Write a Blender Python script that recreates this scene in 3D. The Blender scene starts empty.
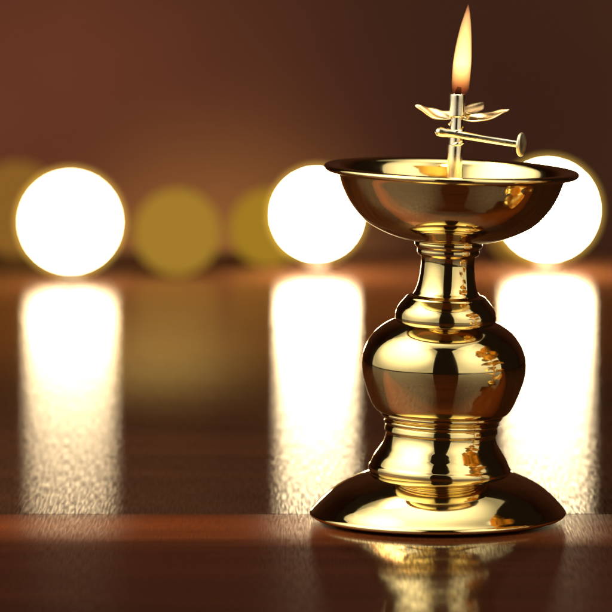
import bpy, bmesh, math, random
from mathutils import Vector, Matrix, noise

random.seed(4)
S = bpy.context.scene
COL = S.collection
PX = 0.0004                      # metres per reference unit at the lamp
PITCH = math.radians(6.434)
CAM_H = 0.2883
CAM_D = 1.8
F = 4552.0
LEAN = math.radians(2.1)         # the lamp's stem leans a little to the right

# ------------------------------------------------------------------ helpers
def height_at(y, dist=CAM_D):
    """height above the table of the point seen y units down, dist metres away"""
    return CAM_H - dist * math.tan(PITCH + math.atan((y - 306.0) / F))

def hz(y):
    return height_at(y)

def mesh_obj(name, verts, faces, mat=None, parent=None, smooth=True):
    me = bpy.data.meshes.new(name)
    me.from_pydata([tuple(v) for v in verts], [], faces)
    me.validate(); me.update()
    bm = bmesh.new(); bm.from_mesh(me)
    bmesh.ops.recalc_face_normals(bm, faces=bm.faces)
    bm.to_mesh(me); bm.free()
    if smooth:
        for p in me.polygons: p.use_smooth = True
    o = bpy.data.objects.new(name, me)
    if mat: me.materials.append(mat)
    COL.objects.link(o)
    if parent: o.parent = parent
    return o

def empty(name, loc=(0, 0, 0)):
    o = bpy.data.objects.new(name, None); COL.objects.link(o)
    o.location = loc; o.empty_display_size = 0.01
    return o

def tag(o, label, cat, group=None, kind=None):
    o['label'] = label; o['category'] = cat
    if group: o['group'] = group
    if kind: o['kind'] = kind
    return o

def smooth_profile(pts, n=6):
    """Catmull-Rom through (r, z) points; a point given twice is a crease"""
    runs, cur = [], [pts[0]]
    for p in pts[1:]:
        if p == cur[-1]:
            runs.append(cur); cur = [p]
        else:
            cur.append(p)
    runs.append(cur)
    out = []
    for run in runs:
        if len(run) == 1: continue
        for i in range(len(run) - 1):
            p1, p2 = run[i], run[i + 1]
            p0 = run[i - 1] if i else (2 * p1[0] - p2[0], 2 * p1[1] - p2[1])
            p3 = run[i + 2] if i + 2 < len(run) else (2 * p2[0] - p1[0], 2 * p2[1] - p1[1])
            for k in range(n):
                t = k / n
                q = []
                for a in range(2):
                    q.append(0.5 * (2 * p1[a] + (p2[a] - p0[a]) * t + (2 * p0[a] - 5 * p1[a] + 4 * p2[a] - p3[a]) * t * t
                             + (3 * p1[a] - p0[a] - 3 * p2[a] + p3[a]) * t ** 3))
                out.append((max(q[0], 0.0), q[1]))
        out.append(run[-1])
    res = [out[0]]
    for q in out[1:]:
        if abs(q[0] - res[-1][0]) + abs(q[1] - res[-1][1]) > 1e-7: res.append(q)
    return res

def lathe(name, prof, mat, parent=None, seg=144, xform=None, close=False):
    verts, faces = [], []
    for r, z in prof:
        for k in range(seg):
            a = 2 * math.pi * k / seg
            v = Vector((r * math.cos(a), r * math.sin(a), z))
            verts.append(xform(v) if xform else v)
    n = len(prof)
    for i in range(n - 1):
        for k in range(seg):
            k2 = (k + 1) % seg
            faces.append((i * seg + k, i * seg + k2, (i + 1) * seg + k2, (i + 1) * seg + k))
    if close:
        faces.append(tuple(range(seg)))
        faces.append(tuple((n - 1) * seg + k for k in range(seg)))
    return mesh_obj(name, verts, faces, mat, parent)

def tube_along(name, pts, radii, mat, parent=None, seg=24):
    """tube with rounded (closed) ends along a list of points"""
    verts, faces = [], []
    pts = [Vector(p) for p in pts]
    up = Vector((0, 0.3, 1)).normalized()
    for i, p in enumerate(pts):
        t = (pts[min(i + 1, len(pts) - 1)] - pts[max(i - 1, 0)]).normalized()
        u = t.cross(up)
        if u.length < 1e-4: u = t.cross(Vector((1, 0, 0)))
        u.normalize(); w = u.cross(t)
        for k in range(seg):
            a = 2 * math.pi * k / seg
            verts.append(p + (u * math.cos(a) + w * math.sin(a)) * radii[i])
    for i in range(len(pts) - 1):
        for k in range(seg):
            k2 = (k + 1) % seg
            faces.append((i * seg + k, i * seg + k2, (i + 1) * seg + k2, (i + 1) * seg + k))
    faces.append(tuple(range(seg)))
    faces.append(tuple((len(pts) - 1) * seg + k for k in range(seg)))
    return mesh_obj(name, verts, faces, mat, parent)

# ---------------------------------------------------------------- materials
def new_mat(name):
    m = bpy.data.materials.new(name); m.use_nodes = True
    nt = m.node_tree; nt.nodes.clear()
    out = nt.nodes.new('ShaderNodeOutputMaterial')
    return m, nt, out

def principled(name, color, rough, metallic=0.0, **kw):
    m, nt, out = new_mat(name)
    b = nt.nodes.new('ShaderNodeBsdfPrincipled')
    b.inputs['Base Color'].default_value = (*color, 1)
    b.inputs['Roughness'].default_value = rough
    b.inputs['Metallic'].default_value = metallic
    for k, v in kw.items(): b.inputs[k].default_value = v
    nt.links.new(b.outputs[0], out.inputs['Surface'])
    return m, nt, b

def brass(name, color, rough):
    m, nt, b = principled(name, color, rough, 1.0)
    tc = nt.nodes.new('ShaderNodeTexCoord')
    # faint turning marks and handling haze
    mp = nt.nodes.new('ShaderNodeMapping'); mp.inputs['Scale'].default_value = (30, 30, 900)
    n1 = nt.nodes.new('ShaderNodeTexNoise'); n1.inputs['Scale'].default_value = 1.0; n1.inputs['Detail'].default_value = 2
    n2 = nt.nodes.new('ShaderNodeTexNoise'); n2.inputs['Scale'].default_value = 90; n2.inputs['Detail'].default_value = 5
    nt.links.new(tc.outputs['Object'], mp.inputs[0]); nt.links.new(mp.outputs[0], n1.inputs['Vector'])
    nt.links.new(tc.outputs['Object'], n2.inputs['Vector'])
    mr = nt.nodes.new('ShaderNodeMapRange')
    mr.inputs['From Min'].default_value = 0.35; mr.inputs['From Max'].default_value = 0.75
    mr.inputs['To Min'].default_value = rough * 0.7; mr.inputs['To Max'].default_value = rough * 2.2
    nt.links.new(n2.outputs['Fac'], mr.inputs['Value']); nt.links.new(mr.outputs[0], b.inputs['Roughness'])
    bp = nt.nodes.new('ShaderNodeBump'); bp.inputs['Strength'].default_value = 0.02; bp.inputs['Distance'].default_value = 0.0004
    nt.links.new(n1.outputs['Fac'], bp.inputs['Height']); nt.links.new(bp.outputs[0], b.inputs['Normal'])
    return m

M_BRASS = brass('polished_brass', (0.94, 0.74, 0.32), 0.055)
M_TUBE = brass('pale_brass', (0.95, 0.84, 0.60), 0.18)
M_PETAL = brass('thin_brass_leaf', (0.90, 0.74, 0.42), 0.24)
M_HEAD = brass('cast_brass', (0.93, 0.80, 0.52), 0.34)
M_GOLD = brass('gold_foil', (1.0, 0.70, 0.24), 0.32)

def wood(name, dark, light, rough, grain=1.0, bump=0.25, aniso=0.9, band=None, worn=(0.0, 0.9)):
    m, nt, b = principled(name, dark, rough)
    # varnish rubbed crosswise: it smears reflections towards the viewer, hardly sideways
    b.inputs['Anisotropic'].default_value = aniso
    tv = nt.nodes.new('ShaderNodeCombineXYZ'); tv.inputs[1].default_value = 1.0
    nt.links.new(tv.outputs[0], b.inputs['Tangent'])
    tc = nt.nodes.new('ShaderNodeTexCoord')
    mp = nt.nodes.new('ShaderNodeMapping'); mp.inputs['Scale'].default_value = (5, 55, 20)
    n1 = nt.nodes.new('ShaderNodeTexNoise'); n1.inputs['Scale'].default_value = 1.0
    n1.inputs['Detail'].default_value = 6; n1.inputs['Roughness'].default_value = 0.6
    nt.links.new(tc.outputs['Object'], mp.inputs[0]); nt.links.new(mp.outputs[0], n1.inputs['Vector'])
    rp = nt.nodes.new('ShaderNodeValToRGB')
    rp.color_ramp.elements[0].position = 0.3; rp.color_ramp.elements[0].color = (*dark, 1)
    rp.color_ramp.elements[1].position = 0.72; rp.color_ramp.elements[1].color = (*light, 1)
    nt.links.new(n1.outputs['Fac'], rp.inputs[0]); colour = rp.outputs[0]
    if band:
        # a lighter orange band along the board's rear edge, fading forward
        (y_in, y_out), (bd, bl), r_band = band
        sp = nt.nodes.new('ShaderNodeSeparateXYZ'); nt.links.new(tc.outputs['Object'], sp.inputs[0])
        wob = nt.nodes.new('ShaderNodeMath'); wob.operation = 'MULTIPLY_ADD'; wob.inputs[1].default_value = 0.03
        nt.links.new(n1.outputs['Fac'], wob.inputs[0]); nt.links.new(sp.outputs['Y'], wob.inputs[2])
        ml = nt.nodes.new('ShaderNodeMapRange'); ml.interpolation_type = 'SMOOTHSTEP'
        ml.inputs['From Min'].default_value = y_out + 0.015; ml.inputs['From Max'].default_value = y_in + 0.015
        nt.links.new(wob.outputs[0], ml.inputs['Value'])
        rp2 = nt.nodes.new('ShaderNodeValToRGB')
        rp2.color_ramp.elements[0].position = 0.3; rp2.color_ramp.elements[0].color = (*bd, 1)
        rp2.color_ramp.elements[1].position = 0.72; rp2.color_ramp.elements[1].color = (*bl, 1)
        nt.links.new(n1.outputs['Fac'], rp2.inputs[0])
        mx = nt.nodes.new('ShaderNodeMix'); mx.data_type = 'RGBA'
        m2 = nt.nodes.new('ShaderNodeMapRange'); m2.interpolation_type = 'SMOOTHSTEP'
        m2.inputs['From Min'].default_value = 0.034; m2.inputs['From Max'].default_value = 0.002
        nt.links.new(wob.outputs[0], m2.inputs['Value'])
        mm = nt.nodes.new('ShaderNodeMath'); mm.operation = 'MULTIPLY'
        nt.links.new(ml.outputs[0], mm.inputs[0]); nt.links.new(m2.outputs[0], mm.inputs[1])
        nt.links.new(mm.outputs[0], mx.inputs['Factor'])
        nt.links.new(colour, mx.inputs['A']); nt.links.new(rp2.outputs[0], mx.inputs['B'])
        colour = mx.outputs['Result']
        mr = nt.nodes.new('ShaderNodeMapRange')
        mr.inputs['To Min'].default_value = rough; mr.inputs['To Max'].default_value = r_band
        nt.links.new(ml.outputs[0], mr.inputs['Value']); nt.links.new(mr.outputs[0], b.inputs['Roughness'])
    nt.links.new(colour, b.inputs['Base Color'])
    # fine rubbed texture of the varnish: short hairs, plus specks
    mp2 = nt.nodes.new('ShaderNodeMapping'); mp2.inputs['Scale'].default_value = (300 * grain, 75 * grain, 300)
    n2 = nt.nodes.new('ShaderNodeTexNoise'); n2.inputs['Scale'].default_value = 1.0
    n2.inputs['Detail'].default_value = 3; n2.inputs['Roughness'].default_value = 0.6
    nt.links.new(tc.outputs['Object'], mp2.inputs[0]); nt.links.new(mp2.outputs[0], n2.inputs['Vector'])
    bp = nt.nodes.new('ShaderNodeBump'); bp.inputs['Strength'].default_value = bump; bp.inputs['Distance'].default_value = 0.0004
    nt.links.new(n2.outputs['Fac'], bp.inputs['Height']); nt.links.new(bp.outputs[0], b.inputs['Normal'])
    # worn flecks where the varnish has gone dull
    mp3 = nt.nodes.new('ShaderNodeMapping'); mp3.inputs['Scale'].default_value = (1300, 62, 300)
    n3 = nt.nodes.new('ShaderNodeTexNoise'); n3.inputs['Scale'].default_value = 1.0
    n3.inputs['Detail'].default_value = 4; n3.inputs['Roughness'].default_value = 0.55
    nt.links.new(tc.outputs['Object'], mp3.inputs[0]); nt.links.new(mp3.outputs[0], n3.inputs['Vector'])
    fr = nt.nodes.new('ShaderNodeMapRange')
    fr.inputs['From Min'].default_value = 0.38; fr.inputs['From Max'].default_value = 0.62
    fr.inputs['To Min'].default_value = worn[0]; fr.inputs['To Max'].default_value = worn[1]
    nt.links.new(n3.outputs['Fac'], fr.inputs['Value'])
    dull = nt.nodes.new('ShaderNodeBsdfDiffuse')
    nt.links.new(colour, dull.inputs['Color'])
    ms = nt.nodes.new('ShaderNodeMixShader')
    nt.links.new(fr.outputs[0], ms.inputs[0]); nt.links.new(b.outputs[0], ms.inputs[1]); nt.links.new(dull.outputs[0], ms.inputs[2])
    nt.links.new(ms.outputs[0], next(n for n in nt.nodes if n.type == 'OUTPUT_MATERIAL').inputs['Surface'])
    return m

M_REAR = wood('dark_varnished_wood', (0.020, 0.0074, 0.0032), (0.038, 0.0142, 0.0056), 0.168, bump=0.06, aniso=1.0, worn=(0.08, 0.74))
M_FRONT = wood('red_brown_wood', (0.028, 0.008, 0.004), (0.050, 0.0145, 0.0065), 0.078, bump=0.02, aniso=0.0, worn=(0.0, 0.6),
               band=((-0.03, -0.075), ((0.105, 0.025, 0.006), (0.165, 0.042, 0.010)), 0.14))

def wall_mat():
    m, nt, b = principled('brown_plaster', (0.20, 0.08, 0.045), 0.85)
    tc = nt.nodes.new('ShaderNodeTexCoord')
    n1 = nt.nodes.new('ShaderNodeTexNoise'); n1.inputs['Scale'].default_value = 2.3; n1.inputs['Detail'].default_value = 4
    nt.links.new(tc.outputs['Object'], n1.inputs['Vector'])
    rp = nt.nodes.new('ShaderNodeValToRGB')
    rp.color_ramp.elements[0].position = 0.3; rp.color_ramp.elements[0].color = (0.165, 0.056, 0.036, 1)
    rp.color_ramp.elements[1].position = 0.7; rp.color_ramp.elements[1].color = (0.24, 0.086, 0.046, 1)
    nt.links.new(n1.outputs['Fac'], rp.inputs[0]); nt.links.new(rp.outputs[0], b.inputs['Base Color'])
    return m
M_WALL = wall_mat()

def glow(name, color, strength):
    m, nt, out = new_mat(name)
    e = nt.nodes.new('ShaderNodeEmission')
    e.inputs['Color'].default_value = (*color, 1); e.inputs['Strength'].default_value = strength
    nt.links.new(e.outputs[0], out.inputs['Surface'])
    return m

M_DARKBASE = principled('dark_bronze', (0.03, 0.015, 0.008), 0.6, 0.0)[0]
M_WICK = principled('charred_wick', (0.004, 0.002, 0.0015), 1.0, **{'Specular IOR Level': 0.0})[0]

# -------------------------------------------------------------- the setting
wall = mesh_obj('wall', [(-3, 2.4, -1), (3, 2.4, -1), (3, 2.4, 2.5), (-3, 2.4, 2.5),
                         (-3, 2.5, -1), (3, 2.5, -1), (3, 2.5, 2.5), (-3, 2.5, 2.5)],
                [(0, 1, 2, 3), (4, 5, 6, 7), (0, 1, 5, 4), (3, 2, 6, 7), (0, 3, 7, 4), (1, 2, 6, 5)], M_WALL, smooth=False)
wall['kind'] = 'structure'

table = empty('wooden_table', (0, 0, -0.03))
tag(table, 'dark glossy wooden table top with an orange band, under the brass lamp', 'table')
def board(name, y0, y1, mat):
    bm = bmesh.new()
    bmesh.ops.create_cube(bm, size=1)
    for v in bm.verts:
        v.co = Vector((v.co.x * 1.8, (y0 + y1) / 2 + v.co.y * (y1 - y0), v.co.z * 0.03 + 0.015))
    bmesh.ops.bevel(bm, geom=list(bm.edges), offset=0.0004, segments=2, affect='EDGES', profile=0.6)
    me = bpy.data.meshes.new(name); bm.to_mesh(me); bm.free()
    me.materials.append(mat)
    o = bpy.data.objects.new(name, me); COL.objects.link(o); o.parent = table
    return o
board('board', 0.010, 1.058, M_REAR)
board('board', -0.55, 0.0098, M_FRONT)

# ------------------------------------------------------------------ the lamp
lamp = empty('brass_oil_lamp')
tag(lamp, 'polished brass altar oil lamp with wide bowl, round belly and a burning flame', 'oil lamp')

def P(r, y): return (r * PX, hz(y))

def lean(o):
    o.rotation_euler = (0, LEAN, 0)
    return o

# foot: a wide bell standing upright on the table
foot_pts = [(118, 515.5), (123.5, 515.4), (126.5, 514.4), (128.2, 512.3), (127.6, 510.2), (124.8, 507.2), (118, 499.8), (109, 491.6),
            (99.5, 484.9), (89.5, 479.6), (79, 475.0), (70, 472.0), (60, 470)]
foot = lathe('foot', smooth_profile([P(*p) for p in foot_pts], 6), M_BRASS, lamp,
             xform=lambda v: Vector((v.x + max(v.z, 0) * math.tan(LEAN) * 0.8, v.y, v.z)))

collar_pts = [(64, 477), (69, 474.5), (70.8, 471.5), (71.2, 468.5), (70.6, 465.6), (69.2, 463.4), (67.6, 459.5), (65.5, 455.4), (62, 450.2), (58.6, 445),
              (56.4, 440.4), (55.2, 436), (54.9, 432.4), (54.9, 432.4), (56.1, 431.6), (56.6, 430.4), (56.2, 428.0), (55.6, 425.6), (54.6, 424.6), (54.6, 424.6),
              (52, 424)]
lean(lathe('lower_collar', smooth_profile([P(*p) for p in collar_pts], 6), M_BRASS, lamp))

ring_pts = [(50, 426), (54, 425.4), (56.6, 424), (57.4, 422.0), (56.6, 420.2), (54.6, 419.0), (54.6, 419.0), (57.5, 418.4), (60, 416.9), (60.9, 415),
            (60.4, 413.2), (58, 412)]
lean(lathe('ring_moulding', smooth_profile([P(*p) for p in ring_pts], 5), M_BRASS, lamp))

belly_pts = [(56, 414.5), (62, 413.0), (66.5, 410.2), (70.4, 404.5), (74, 396.5), (78.2, 385), (81, 375), (82, 365.5), (81.4, 357), (79.2, 349),
             (75.2, 341), (69.4, 333.4), (62, 327.0), (55, 322.6), (48, 320), (42, 319)]
lean(lathe('belly', smooth_profile([P(*p) for p in belly_pts], 8), M_BRASS, lamp))

shoulder_pts = [(44, 324), (49, 322.4), (50.2, 320.0), (50.4, 316.5), (49.9, 312.2), (48.2, 308.0), (45.4, 304), (42.4, 300.4), (40.8, 298.6), (39.6, 296.8),
                (37, 295.4), (33.5, 294.6), (30, 294)]
lean(lathe('shoulder', smooth_profile([P(*p) for p in shoulder_pts], 6), M_BRASS, lamp))

neck_pts = [(34.5, 297), (33.4, 294.4), (31.2, 290.6), (29.4, 285.6), (28.0, 279), (27.1, 272), (26.6, 265), (26.7, 259.5), (27.3, 256.4), (28.2, 255.2), (28.2, 255.2),
            (29.4, 254.8), (30.6, 253.4), (31.0, 251.6), (31.0, 249), (31.6, 247.4), (31.6, 247.4), (33.0, 246.4), (33.7, 244.4), (33.4, 242), (32, 239)]
lean(lathe('neck', smooth_profile([P(*p) for p in neck_pts], 6), M_BRASS, lamp))

bowl_pts = [(28, 242), (33, 241.3), (40, 240.6), (48, 238.9), (56, 236.4), (64, 233.3), (73, 229.2), (82, 224), (89.5, 217.6), (96, 210.2), (101.4, 202.6), (106, 193.8), (109.6, 185.2),
            (112.2, 177.4), (113.6, 174.4), (113.6, 174.4), (117, 174.8), (121, 174.6), (124.6, 173.4), (126.5, 171.2), (126.2, 169.0), (124, 167.6), (120, 167.2),
            (115.6, 168.0), (112, 170.0), (109.4, 173.6), (106, 182), (102, 192), (96.6, 203), (90, 212.6), (81, 219.8), (68, 226.4), (52, 231.6), (34, 234.6), (16, 235.6), (0, 235.8)]
lean(lathe('bowl', smooth_profile([P(*p) for p in bowl_pts], 6), M_BRASS, lamp, seg=192))

# burner tube, in the leaning frame of the stem
TX = 2.9 * PX
burner_pts = [(9.8, 236), (9.6, 234.5), (7.8, 233), (7.5, 200), (7.4, 148), (7.2, 146.6), (6.6, 146), (6.4, 128), (6.4, 117.6), (6.6, 116.6), (7.3, 115.6), (7.5, 114),
              (7.7, 104), (8.0, 95.4), (7.8, 94.0), (7.0, 93.5), (6.2, 94.2), (6.0, 97), (5.9, 104)]
burner = lean(lathe('burner_tube', smooth_profile([P(*p) for p in burner_pts], 5), M_TUBE, lamp, seg=64,
                    xform=lambda v: Vector((v.x + TX, v.y, v.z))))
# twisted grip cut round the tube where the pin passes
pts, rad = [], []
N = 64
for i in range(N + 1):
    t = i / N
    a = -math.pi * 0.9 + t * 2 * math.pi * 2.1
    y = 146 - t * 25
    pts.append((TX + 5.9 * PX * math.cos(a), 5.9 * PX * math.sin(a), hz(y)))
    rad.append(PX * 2.9 * min(1, 6 * t + .25, 6 * (1 - t) + .25))
tube_along('twisted_grip', pts, rad, M_TUBE, burner, seg=14)
wp = [(TX + 0.2 * PX, 0, hz(100)), (TX + 0.3 * PX, 0, hz(95)), (TX + 0.7 * PX, -0.0001, hz(91)), (TX + 1.6 * PX, -0.0002, hz(86.5))]
tube_along('wick', wp, [3.2 * PX, 3.3 * PX, 3.2 * PX, 2.2 * PX], M_WICK, burner, seg=16)

# adjusting pin with its flat round head
def at(x, y, depth=0.0):
    """point seen at (x, y) when it stands depth metres behind the lamp's axis"""
    k = (CAM_D + depth) / CAM_D
    return Vector((-0.0526 + (x - 306) * PX * k, depth, height_at(y, CAM_D + depth)))
inv = Matrix.Rotation(LEAN, 4, 'Y').inverted()
a, b = inv @ at(433.6, 130.8, -0.0015), inv @ at(519, 144.6, -0.0042)
n = 90
pts = [a.lerp(b, i / n) for i in range(n + 1)]
rad = [PX * (3.3 + 1.0 * math.exp(-(i / n - 0.07) ** 2 / 0.006) + 0.7 * (1 - i / n)) for i in range(n + 1)]
for i in range(5):
    rad[i] *= (0.05, 0.55, 0.78, 0.91, 0.98)[i]
pin = lean(tube_along('adjusting_pin', pts, rad, M_TUBE, lamp, seg=24))
d = (b - a).normalized()
disc_prof = [(0, -0.4), (4, -1.0), (6, -1.6), (8.6, -1.9), (10.9, -1.6), (11.9, -0.3), (11.8, 1.0), (10.8, 2.0), (7.2, 2.6), (3, 2.8), (0, 2.85)]
q = Vector((0, 0, 1)).rotation_difference((d + Vector((0, -0.30, 0.12))).normalized())
lathe('pin_head', [(max(r, 0.02) * PX, z * PX) for r, z in smooth_profile(disc_prof, 4)], M_HEAD, pin, seg=64, xform=lambda v: q @ v + b)

# leaf-shaped drip guard: curled petals round the tube
def petal(direction, length, width, rise, base_y, sag=2.5, roll=0.0):
    d = Vector((math.cos(direction), math.sin(direction), 0)); w = Vector((-d.y, d.x, 0)); w = Matrix.Rotation(math.radians(roll), 3, d) @ w
    nu, nv = 22, 12
    verts, faces = [], []
    for side in (1, -1):
        for i in range(nu + 1):
            t = i / nu
            half = width * (0.36 + 0.64 * math.sin(math.pi * min(1, 0.12 + t * 0.62)) ) * (1 - t ** 3.2) ** 0.8 + 0.35
            zc = rise * (t ** 1.7) - sag * math.sin(math.pi * t) * 0.6
            if t > 0.82: zc += -1.2 * ((t - 0.82) / 0.18) ** 2
            for j in range(nv + 1):
                s = j / nv * 2 - 1
                crease = 1.5 * (abs(s) ** 1.6) * (1 - t) + 0.35 * math.sin(t * 13 + s * 4)
                p = d * (6.0 + t * length) * PX + w * (s * half) * PX
                verts.append(Vector((TX + p.x, p.y, p.z + hz(base_y) + (zc + crease) * PX + side * 0.40 * PX)))
    st = (nu + 1) * (nv + 1)
    idx = lambda sd, i, j: sd * st + i * (nv + 1) + j
    for sd in (0, 1):
        for i in range(nu):
            for j in range(nv):
                faces.append((idx(sd, i, j), idx(sd, i + 1, j), idx(sd, i + 1, j + 1), idx(sd, i, j + 1)))
    for i in range(nu):
        for j in (0, nv):
            faces.append((idx(0, i, j), idx(0, i + 1, j), idx(1, i + 1, j), idx(1, i, j)))
    for j in range(nv):
        for i in (0, nu):
            faces.append((idx(0, i, j), idx(0, i, j + 1), idx(1, i, j + 1), idx(1, i, j)))
    return lean(mesh_obj('petal', verts, faces, M_PETAL, lamp))
petal(math.radians(188), 36, 9.5, 10.5, 116.0, roll=-30)
petal(math.radians(-8), 46, 9.0, 11.5, 117.5, roll=24)
petal(math.radians(58), 44, 13, 11, 114.0, sag=1.0)

# flame: a thin glowing gas body
def flame_mat():
    m, nt, out = new_mat('flame_gas')
    tc = nt.nodes.new('ShaderNodeTexCoord'); sep = nt.nodes.new('ShaderNodeSeparateXYZ')
    nt.links.new(tc.outputs['Generated'], sep.inputs[0])
    col = nt.nodes.new('ShaderNodeValToRGB'); cr = col.color_ramp
    cr.elements[0].position = 0.0; cr.elements[0].color = (0.40, 0.05, 0.015, 1)
    cr.elements[1].position = 1.0; cr.elements[1].color = (1.0, 0.32, 0.10, 1)
    for p, c in ((0.06, (0.65, 0.13, 0.025)), (0.16, (1.0, 0.40, 0.10)), (0.34, (1.0, 0.58, 0.20)), (0.62, (1.0, 0.55, 0.17)), (0.85, (1.0, 0.50, 0.18))):
        e = cr.elements.new(p); e.color = (*c, 1)
    st = nt.nodes.new('ShaderNodeValToRGB'); sr = st.color_ramp
    sr.elements[0].position = 0.0; sr.elements[0].color = (0.05,) * 3 + (1,)
    sr.elements[1].position = 1.0; sr.elements[1].color = (0.9,) * 3 + (1,)
    for p, v in ((0.05, 0.12), (0.14, 0.30), (0.22, 0.55), (0.34, 0.9), (0.55, 0.8), (0.8, 0.72)):
        e = sr.elements.new(p); e.color = (v, v, v, 1)
    mul = nt.nodes.new('ShaderNodeMath'); mul.operation = 'MULTIPLY'; mul.inputs[1].default_value = 600.0
    em = nt.nodes.new('ShaderNodeEmission')
    nt.links.new(sep.outputs['Z'], col.inputs[0]); nt.links.new(sep.outputs['Z'], st.inputs[0])
    nt.links.new(st.outputs[0], mul.inputs[0]); nt.links.new(mul.outputs[0], em.inputs['Strength'])
    nt.links.new(col.outputs[0], em.inputs['Color']); nt.links.new(em.outputs[0], out.inputs['Volume'])
    m.cycles.volume_step_rate = 0.2
    return m
fl = [(94.5, 451.6, 464.0), (91.5, 450.7, 466.2), (88, 450.3, 467.3), (79, 450.2, 468.2), (61, 451.6, 469.6), (47, 453.9, 469.6), (36, 456.2, 469.5), (24, 459.2, 469.0),
      (14.5, 462.4, 468.2), (8, 464.6, 467.2), (4, 466.0, 466.5)]
fv, ff, SEG = [], [], 40
lv = []
for i in range(len(fl) - 1):
    for k in range(5):
        t = k / 5; p, q2 = fl[i], fl[i + 1]
        lv.append(tuple(p[j] * (1 - t) + q2[j] * t for j in range(3)))
lv.append(fl[-1])
for it in range(4):   # relax the outline
    lv = [lv[0]] + [(lv[i][0],) + tuple((lv[i - 1][j] + 2 * lv[i][j] + lv[i + 1][j]) / 4 for j in (1, 2)) for i in range(1, len(lv) - 1)] + [lv[-1]]
for y, x0, x1 in lv:
    c = at((x0 + x1) / 2, y); r = (x1 - x0) / 2 * PX * 1.02
    for k in range(SEG):
        an = 2 * math.pi * k / SEG
        fv.append(c + Vector((r * math.cos(an), r * math.sin(an) * 0.9, 0)))
for i in range(len(lv) - 1):
    for k in range(SEG):
        k2 = (k + 1) % SEG
        ff.append((i * SEG + k, i * SEG + k2, (i + 1) * SEG + k2, (i + 1) * SEG + k))
ff.append(tuple(range(SEG))); ff.append(tuple((len(lv) - 1) * SEG + k for k in range(SEG)))
flame = mesh_obj('flame', fv, ff, flame_mat(), lamp)

# ------------------------------------------------- out-of-focus lights, built as glowing globes on the table
def fringe_glow():  # glowing volume added to give the white discs a yellow blurred fringe
    m, nt, out = new_mat('amber_glow')
    em = nt.nodes.new('ShaderNodeEmission')
    em.inputs['Color'].default_value = (1.0, 0.62, 0.10, 1); em.inputs['Strength'].default_value = 34
    nt.links.new(em.outputs[0], out.inputs['Volume'])
    return m
M_SHELL = fringe_glow()
def globe(x, y, r, foot_y, label, mat, group, shell=0):
    """out-of-focus light built as a globe on an added low ring, seen at (x, y) with apparent radius r; foot_y is where it meets the table"""
    dist = CAM_H / math.tan(PITCH + math.atan((foot_y - 306) / F))
    k = dist / CAM_D
    cx = -0.0526 + (x - 306) * PX * k
    cz = height_at(y, dist)
    R = r * PX * k
    root = empty('bokeh_globe', (cx, dist - CAM_D, 0)); tag(root, label, 'globe lamp', group)
    bm = bmesh.new(); bmesh.ops.create_uvsphere(bm, u_segments=64, v_segments=40, radius=R)
    bmesh.ops.translate(bm, verts=bm.verts, vec=(0, 0, cz))
    me = bpy.data.meshes.new('globe'); bm.to_mesh(me); bm.free(); me.materials.append(mat)
    for p in me.polygons: p.use_smooth = True
    o = bpy.data.objects.new('globe', me); COL.objects.link(o); o.parent = root
    if shell:
        bm = bmesh.new(); bmesh.ops.create_uvsphere(bm, u_segments=64, v_segments=40, radius=R + shell * PX * k)
        bmesh.ops.translate(bm, verts=bm.verts, vec=(0, 0, cz))
        me = bpy.data.meshes.new('fringe_glow'); bm.to_mesh(me); bm.free(); me.materials.append(M_SHELL)
        for p in me.polygons: p.use_smooth = True
        o = bpy.data.objects.new('fringe_glow', me); COL.objects.link(o); o.parent = root
    low = cz - R
    if low > 0.001:  # added ring under a raised globe, which leaves a gap above its reflection
        rb = R * 0.22
        lathe('base', [(rb * 1.25, 0.0002), (rb * 1.3, 0.001), (rb, 0.002), (rb, low + 0.0012)], M_DARKBASE, root, seg=40)
    return root
G = 'bright white bokeh globes behind the lamp'
WARM = (1.0, 0.76, 0.44)
globe(72, 222, 46, 283, 'out-of-focus white light built as a globe, far left on the table, clear of the brass lamp', glow('warm_white_light', WARM, 42), G, 8)
globe(317, 214.5, 40.5, 276, 'out-of-focus white light built as a globe, partly behind the left edge of the brass bowl', glow('strong_white_light', WARM, 110), G, 8)
globe(546, 210, 45, 274, 'out-of-focus white light built as a globe, behind the right edge of the brass bowl', glow('stronger_white_light', WARM, 120), G, 8)
G2 = 'dim amber bokeh globes behind the lamp'
globe(178, 232, 43, 275, 'dim olive amber out-of-focus light built as a globe, alone between the two left white globes', glow('amber_light', (0.37, 0.200, 0.024), 1.0), G2)
globe(19, 209, 47, 257, 'dim brown amber out-of-focus light built as a globe, half hidden behind the far left white globe', glow('faint_amber_light', (0.25, 0.110, 0.018), 1.0), G2)
globe(268, 228, 38, 266, 'faint yellow out-of-focus light built as a globe, tucked against the left side of the middle white globe', glow('yellow_amber_light', (0.36, 0.195, 0.016), 1.0), G2)
globe(524, 225, 39, 264, 'dim yellow out-of-focus light built as a globe, half hidden behind the right white globe, under the bowl', glow('dull_amber_light', (0.30, 0.140, 0.018), 1.0), G2)

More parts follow.
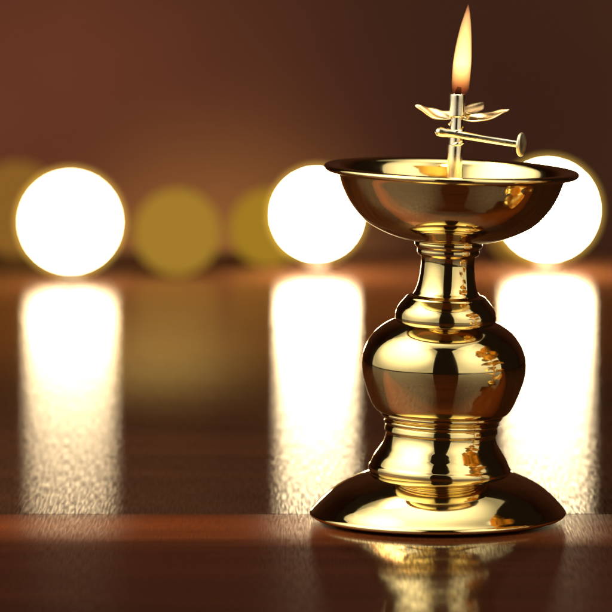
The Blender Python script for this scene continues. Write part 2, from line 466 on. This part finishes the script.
# ---------------------- unseen leaf spray, added for the gold reflections in the lamp's brass
spray = empty('gold_reflection_spray', (0.160, -0.07, 0))
tag(spray, 'crumpled gold leaf spray added unseen at the right, for the gold reflections in the polished brass', 'ornament')
stem_pts = [(0, 0, 0.0), (0.002, 0, 0.05), (-0.002, 0.002, 0.12), (0.003, 0, 0.21)]
tube_along('stem', stem_pts, [0.004, 0.003, 0.0025, 0.001], M_GOLD, spray, seg=12)
tube_along('foot', [(0, 0, 0.0002), (0, 0, 0.004), (0, 0, 0.010)], [0.022, 0.020, 0.004], M_GOLD, spray, seg=24)
lvv, lff = [], []
for i in range(17):
    z0 = 0.015 + 0.19 * (i / 16); an = i * 2.4; L = random.uniform(0.045, 0.064); W = random.uniform(0.026, 0.036)
    d = Vector((math.cos(an), math.sin(an), 0)); w = Vector((-d.y, d.x, 0)); base = len(lvv)
    for a_ in range(9):
        t = a_ / 8
        for b_ in range(7):
            s = b_ / 3 - 1
            p = d * (L * t) + w * (s * W * math.sin(math.pi * (0.06 + 0.9 * t))) + Vector((0, 0, z0 + 0.02 * t - 0.02 * t * t + 0.004 * abs(s)))
            p += 0.010 * noise.noise_vector(p * 38 + Vector((i, 0, 0)))
            lvv.append(p)
    for a_ in range(8):
        for b_ in range(6):
            lff.append((base + a_ * 7 + b_, base + (a_ + 1) * 7 + b_, base + (a_ + 1) * 7 + b_ + 1, base + a_ * 7 + b_ + 1))
mesh_obj('leaves', lvv, lff, M_GOLD, spray)

# ------------------------------------------------------------------- lights
def area(name, loc, target, sx, sy, radiance, color=(1, 1, 1), edge=0.35):
    """softbox: brightest in its middle, edge = share of that left at its rim"""
    l = bpy.data.lights.new(name, 'AREA'); l.shape = 'RECTANGLE'; l.size = sx; l.size_y = sy
    l.energy = radiance * sx * sy * math.pi
    l.color = color
    l.use_nodes = True; nt = l.node_tree
    em = next(n for n in nt.nodes if n.type == 'EMISSION')
    g = nt.nodes.new('ShaderNodeNewGeometry')
    sub = nt.nodes.new('ShaderNodeVectorMath'); sub.operation = 'SUBTRACT'; sub.inputs[1].default_value = (0.5, 0.5, 0)
    sc = nt.nodes.new('ShaderNodeVectorMath'); sc.operation = 'MULTIPLY'; sc.inputs[1].default_value = (2, 2, 0)
    ln = nt.nodes.new('ShaderNodeVectorMath'); ln.operation = 'LENGTH'
    mr = nt.nodes.new('ShaderNodeMapRange'); mr.interpolation_type = 'SMOOTHSTEP'
    mr.inputs['From Min'].default_value = 0.0; mr.inputs['From Max'].default_value = 1.15
    mr.inputs['To Min'].default_value = 1.0; mr.inputs['To Max'].default_value = edge
    nt.links.new(g.outputs['Parametric'], sub.inputs[0]); nt.links.new(sub.outputs[0], sc.inputs[0])
    nt.links.new(sc.outputs[0], ln.inputs[0]); nt.links.new(ln.outputs['Value'], mr.inputs['Value'])
    nt.links.new(mr.outputs[0], em.inputs['Strength'])
    o = bpy.data.objects.new(name, l); COL.objects.link(o); o.location = loc
    dv = (Vector(target) - Vector(loc)).normalized()
    o.rotation_euler = dv.to_track_quat('-Z', 'Y').to_euler()
    return o
LC = (1.0, 0.94, 0.82)
area('left_softbox', (-0.58, -0.24, 0.70), (0, 0, 0.66), 1.66, 1.38, 3.8, LC, 0.12)
area('right_softbox', (0.62, -0.52, 0.70), (0, -0.1, 0.66), 1.10, 1.38, 1.8, LC, 0.4)
area('overhead_softbox', (-0.14, 0.0, 0.85), (-0.14, 0, 0), 1.30, 0.90, 3.2, LC, 0.10)

def spot(name, loc, target, energy, angle, blend, color, radius=0.1):
    l = bpy.data.lights.new(name, 'SPOT'); l.energy = energy; l.spot_size = math.radians(angle); l.spot_blend = blend
    l.color = color; l.shadow_soft_size = radius
    o = bpy.data.objects.new(name, l); COL.objects.link(o); o.location = loc
    o.rotation_euler = (Vector(target) - Vector(loc)).to_track_quat('-Z', 'Y').to_euler()
    return o
spot('wall_wash', (-0.45, 1.55, 0.36), (-0.27, 2.4, -0.10), 17, 43, 1.0, (1.0, 0.63, 0.35))  # added spot, its source unseen; brightens the wall towards the left
spot('low_wall_fill', (-0.14, 1.70, -0.38), (-0.125, 2.4, -0.185), 27, 28, 1.0, (1.0, 0.98, 0.26), 0.05)  # added low spot for the amber haze behind the globes, no fixture there
spot('near_table_fill', (-0.22, 0.22, 0.60), (-0.20, 0.17, 0.0), 20, 60, 1.0, (1.0, 0.56, 0.30), 0.16)  # added spot that lifts the dark table near the lamp, no pendant there
spot('far_table_fill', (-0.15, 0.80, 0.62), (-0.11, 0.69, 0.0), 72, 58, 1.0, (1.0, 0.64, 0.16), 0.05)  # added spot for the olive-brown pool on the far table, no pendant there

fp = bpy.data.lights.new('flame_light', 'POINT'); fp.energy = 0.03; fp.color = (1.0, 0.62, 0.28); fp.shadow_soft_size = 0.003
fo = bpy.data.objects.new('flame_light', fp); COL.objects.link(fo); fo.location = at(461, 60)

w = bpy.data.worlds.new('World'); S.world = w; w.use_nodes = True
bg = w.node_tree.nodes['Background']; bg.inputs[0].default_value = (0.010, 0.006, 0.004, 1); bg.inputs[1].default_value = 1.0

# ------------------------------------------------------------------- camera
cd = bpy.data.cameras.new('camera'); cam = bpy.data.objects.new('camera', cd); COL.objects.link(cam)
cam.location = (-0.0526, -CAM_D, CAM_H)
cam.rotation_euler = (math.pi / 2 - PITCH, 0, 0)
cd.sensor_width = 36; cd.lens = F / 612 * 36
cd.clip_start = 0.05; cd.clip_end = 50
cd.dof.use_dof = True
cd.dof.focus_distance = 1.79
cd.dof.aperture_fstop = cd.lens / 21.0
S.camera = cam

S.view_settings.view_transform = 'Standard'; S.view_settings.look = 'None'
S.view_settings.exposure = 0; S.view_settings.gamma = 1
S.render.engine = 'CYCLES'
S.cycles.use_denoising = True
S.cycles.max_bounces = 10
S.cycles.glossy_bounces = 8
